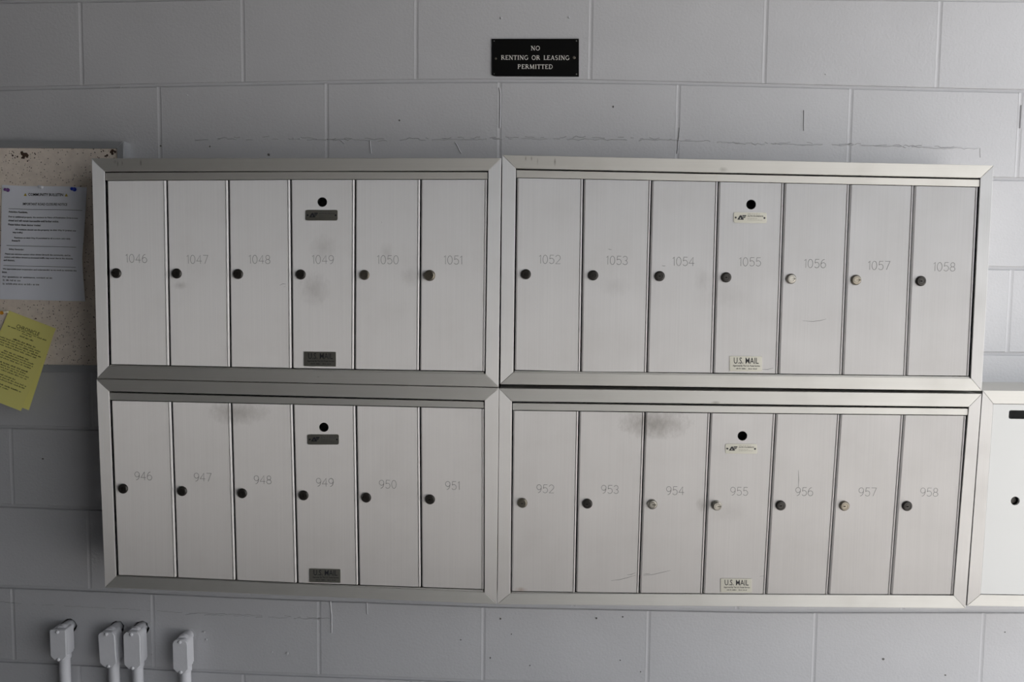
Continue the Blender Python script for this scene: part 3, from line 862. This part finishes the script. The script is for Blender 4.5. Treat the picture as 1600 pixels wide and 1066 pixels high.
def yfn(tl, tr_, br_, bl, lift0, curl, off=0.0):
    def fn(u, v):
        t = 1 - v
        x = (tl[0] * (1 - u) + tr_[0] * u) * v + (bl[0] * (1 - u) + br_[0] * u) * t
        y = (tl[1] * (1 - u) + tr_[1] * u) * v + (bl[1] * (1 - u) + br_[1] * u) * t
        lf = lift0 + curl * (t ** 1.6) * (0.6 + 0.4 * u) + 0.002 * math.sin(math.pi * u) * t
        return up(x, y, YP - lf - off)
    return fn
yA = ((14, 485.5), (87.3, 513.6), (32.5, 642.5), (-40.8, 614))
def ysheet_print(b):
    f = yfn(*yA, 0.0042, 0.020, 0.0006)
    def L(s, u0, u1, v, h, bold=0.0): put_text(b, s, f, u0, u1, v - h / 2, v + h / 2, 0, bold)
    L('CHRONICLE', .26, .74, .872, .042, 0.0)
    r = random.Random(31)
    def wds(u0, u1, v, h=.013): put_words(b, f, u0, u1, v - h / 2, v + h / 2, 0, 0.14, r)
    wds(.10, .92, .838); wds(.42, .62, .815); wds(.40, .68, .782, .016)
    y = .722
    for blk in ((.30, .78, 5, .04, .96), (.22, .74, 4, .10, .92), (.16, .86, 4, .08, .90), (.2, .66, 3, .05, .95), (.18, .86, 2, .2, .7)):
        wds(blk[0], blk[1], y, .016); y -= .027
        for q in range(blk[2] - 1):
            wds(blk[3] + r.uniform(0, .04), blk[4] - r.uniform(0, .1), y, .014); y -= .0265
        y -= .024
sheet('newsletter_sheet', yfn(*yA, 0.0042, 0.020), YELLOW, ysheet_print, [INK_OLIVE], label='yellow printed chronicle newsletter hanging askew on the cork board', cat='newsletter', group='yellow newsletter sheets')
yB_ = ((13, 486), (86.5, 513.4), (45, 641.3), (-29, 612))
sheet('newsletter_sheet', yfn(*yB_, 0.0016, 0.014), YELLOW, None, None, label='second yellow newsletter sheet peeking out behind the printed chronicle', cat='newsletter', group='yellow newsletter sheets')

def pin(px, py, col_, label, s=1.0, Y=None):
    mt, _, _ = mat('pin_' + label.split()[0], col_, 0.3)
    p = up(px, py, (Y if Y is not None else YP - 0.002))
    root = thing('push_pin', (p.x, p.y, p.z), label, 'pin', 'push pins on the bulletin board')
    b = MB(); b.lathe((p.x, p.y, p.z), (0, -1, 0), [(0, 0), (.0045 * s, 0), (.0045 * s, .0014), (.0026 * s, .0024), (.0022 * s, .0075), (.0036 * s, .0095), (.0036 * s, .0112), (.0028 * s, .012), (0, .012)], 16)
    obj('pin_head', b, mt, root, smooth=40)
    b = MB(); b.tube((p.x, p.y - 0.001, p.z), (p.x, YP + 0.004, p.z), .0006, 8); obj('pin_needle', b, SCREW, root)
pin(12.5, 297, (0.14, 0.05, 0.22), 'purple push pin in the corner of the white notice')
pin(116.5, 296, (0.01, 0.04, 0.45), 'blue push pin in the corner of the white notice', 1.1)
pin(65, 292.5, (0.75, 0.76, 0.80), 'clear white push pin at the middle of the notice top edge', .9)
pin(3, 489, (0.75, 0.35, 0.03), 'orange push pin holding the yellow newsletter', 1.0, YP - 0.0055)
pin(11.5, 487.2, (0.85, 0.80, 0.65), 'cream push pin at the top of the yellow newsletter', .8, YP - 0.0055)

# ------------------------------------------------------------------ conduits
def conduit(i, label, cov, stub, pipe_x, zx=0.0, plain=False):
    x0, y0, x1, y1 = cov
    YF = D - 0.050
    a, c = up(x0, y0, YF), up(x1, y1, YF)
    cx, hw, z1, z0 = (a.x + c.x) / 2, (c.x - a.x) / 2, a.z, c.z
    root = thing('conduit', (cx, D - 0.025, 0), label, 'conduit', 'painted conduits below the mailboxes')
    def ob(hw_, zb_, zt_, chz, cht):
        """outline of the fitting: square or round shouldered top, chamfered bottom"""
        lp = [(cx - hw_ + chz + zx, 0, zb_), (cx + hw_ - chz + zx, 0, zb_), (cx + hw_ + zx * .8, 0, zb_ + chz)]
        n = 4
        for q in range(n + 1):
            an = math.radians(90 * q / n); lp.append((cx + hw_ - cht + cht * math.cos(an), 0, zt_ - cht + cht * math.sin(an)))
        for q in range(n + 1):
            an = math.radians(90 + 90 * q / n); lp.append((cx - hw_ + cht + cht * math.cos(an), 0, zt_ - cht + cht * math.sin(an)))
        lp.append((cx - hw_ + zx * .8, 0, zb_ + chz))
        return lp
    cht = 0.004 if plain else 0.012
    b = MB(); b.prism(ob(hw - 0.0012, z0 + .001, z1 - .001, .010, cht), YF + 0.004, D - 0.010); obj('conduit_body', b, CONDUIT, root, bevel=0.003, smooth=40, seg=2)
    b = MB(); b.prism(ob(hw, z0, z1, .011, cht), YF, YF + 0.005); cv = obj('cover_plate', b, CONDUIT, root, bevel=0.0012, smooth=40)
    for zz in (z1 - 0.0055, z0 + 0.003):
        b = MB(); b.lathe((cx + (zx if zz < (z0 + z1) / 2 else 0), YF + 0.001, zz), (0, -1, 0), [(.0042, 0), (.0042, .0025), (.003, .0042), (0, .0046)], 14); obj('cover_screw', b, CONDUIT, cv, smooth=50)
    ys = D - 0.024
    b = MB(); b.lathe((cx + zx, ys, z0 - 0.006), (0, 0, 1), [(0, 0), (.0148, 0), (.0155, .002), (.0155, .022), (0, .022)], 24); obj('hub', b, CONDUIT, root, smooth=40)
    pc = up(pipe_x, 1058, ys).x
    b = MB(); b.tube((pc, ys, 0.0), (cx + zx, ys, z0 + 0.01), .0130, 24); obj('pipe', b, CONDUIT, root, smooth=40)
    sz = z1 - 0.010
    b = MB(); b.lathe((cx, D - 0.036, sz), (0, 1, 0), [(0, 0), (.0135, 0), (.0150, .010), (.0135, .012), (.0130, .120), (0, .120)], 24); obj('stub', b, CONDUIT, root, smooth=40)
    n = 18; r = random.Random(i)
    lp = [(cx + .001 + math.cos(2 * math.pi * q / n) * .0185 * r.uniform(.88, 1.1), sz - .001 + math.sin(2 * math.pi * q / n) * .0185 * r.uniform(.88, 1.1)) for q in range(n)]
    if i == 3:          # this one is caulked and painted over
        b = MB(); b.prism([(x, 0, z) for x, z in lp], D - 0.0012, D + 0.002); obj('caulk_ring', b, PAINT, root)
        return
    cut(wall, [lp], D - 0.02, D + 0.09)
    for o in list(wall.children):
        w_ = WL[o.name]
        if o.name.startswith('block') and abs(cx - w_.x) < o.dimensions.x / 2 + .02 and abs(sz - w_.z) < o.dimensions.z / 2 + .02:
            cut(o, [lp], D - 0.02, D + 0.03)
conduit(0, 'grey painted conduit with a square shouldered elbow fitting, apart from the close pair', (77, 984.5, 103.5, 1033), (104, 976), 101.2, 0.0005, True)
conduit(1, 'grey painted conduit with a tilted elbow cover, one of the close pair', (152.7, 988, 180, 1043.5), (178, 983), 180.5, 0.0035)
conduit(2, 'grey painted conduit with an upright round shouldered cover, one of the close pair', (192, 988, 219.5, 1046.5), (216, 983), 213, 0.001)
conduit(3, 'grey painted conduit with a lower set elbow fitting, under the 947 door', (269, 1000, 293.5, 1053), (296, 993), 293, 0.001)

# ------------------------------------------------------------------ scratches on the doors
def scratch(door, pl, w=0.0011):
    q = [up(x, y, YD) for x, y in pl]
    rb = ribbon([(p.x, p.z) for p in q], w)
    b = MB(); vs_ = []
    n = len(rb) - 1
    for i, (l, c, r_) in enumerate(rb):
        k = 0.35 + 0.65 * math.sin(math.pi * i / n)
        for e in (l, r_): vs_.append((c[0] + (e[0] - c[0]) * k, YD - 0.00015, c[1] + (e[1] - c[1]) * k))
    b.add(vs_, [[2 * i, 2 * i + 1, 2 * i + 3, 2 * i + 2] for i in range(n)])
    obj('scratch', b, SCRATCH, DOORS[door])
SCRATCH, _, _ = mat('scratch_mark', (0.20, 0.19, 0.185), 0.5)
for door, pl in (('953', [(955, 907.5), (968, 906), (980, 903), (993, 899)]), ('953', [(980, 898.5), (986, 898), (993, 895)]), ('954', [(1005, 899.5), (1020, 898), (1035, 894.5), (1048, 891.5)]),
        ('954', [(1005, 897.5), (1011, 897), (1016, 896.5)]), ('1056', [(1254, 501.5), (1270, 502.5), (1282, 501), (1291, 498.5)]), ('1048', [(437, 446), (442, 443.6), (447, 444)]), ('1048', [(443, 448.5), (446, 447.5)]),
        ('1054', [(1034, 415), (1037, 415.8), (1040, 415.6)]), ('1053', [(950, 389), (953, 390), (956, 390.3)]), ('1055', [(1190, 577.5), (1199, 577.5), (1209, 575)]), ('955', [(1187, 901), (1194, 900)]),
        ('956', [(1247.5, 735), (1248, 750), (1247.5, 762)]), ('1050', [(596, 346), (596.6, 348.4)])):
    scratch(door, pl)
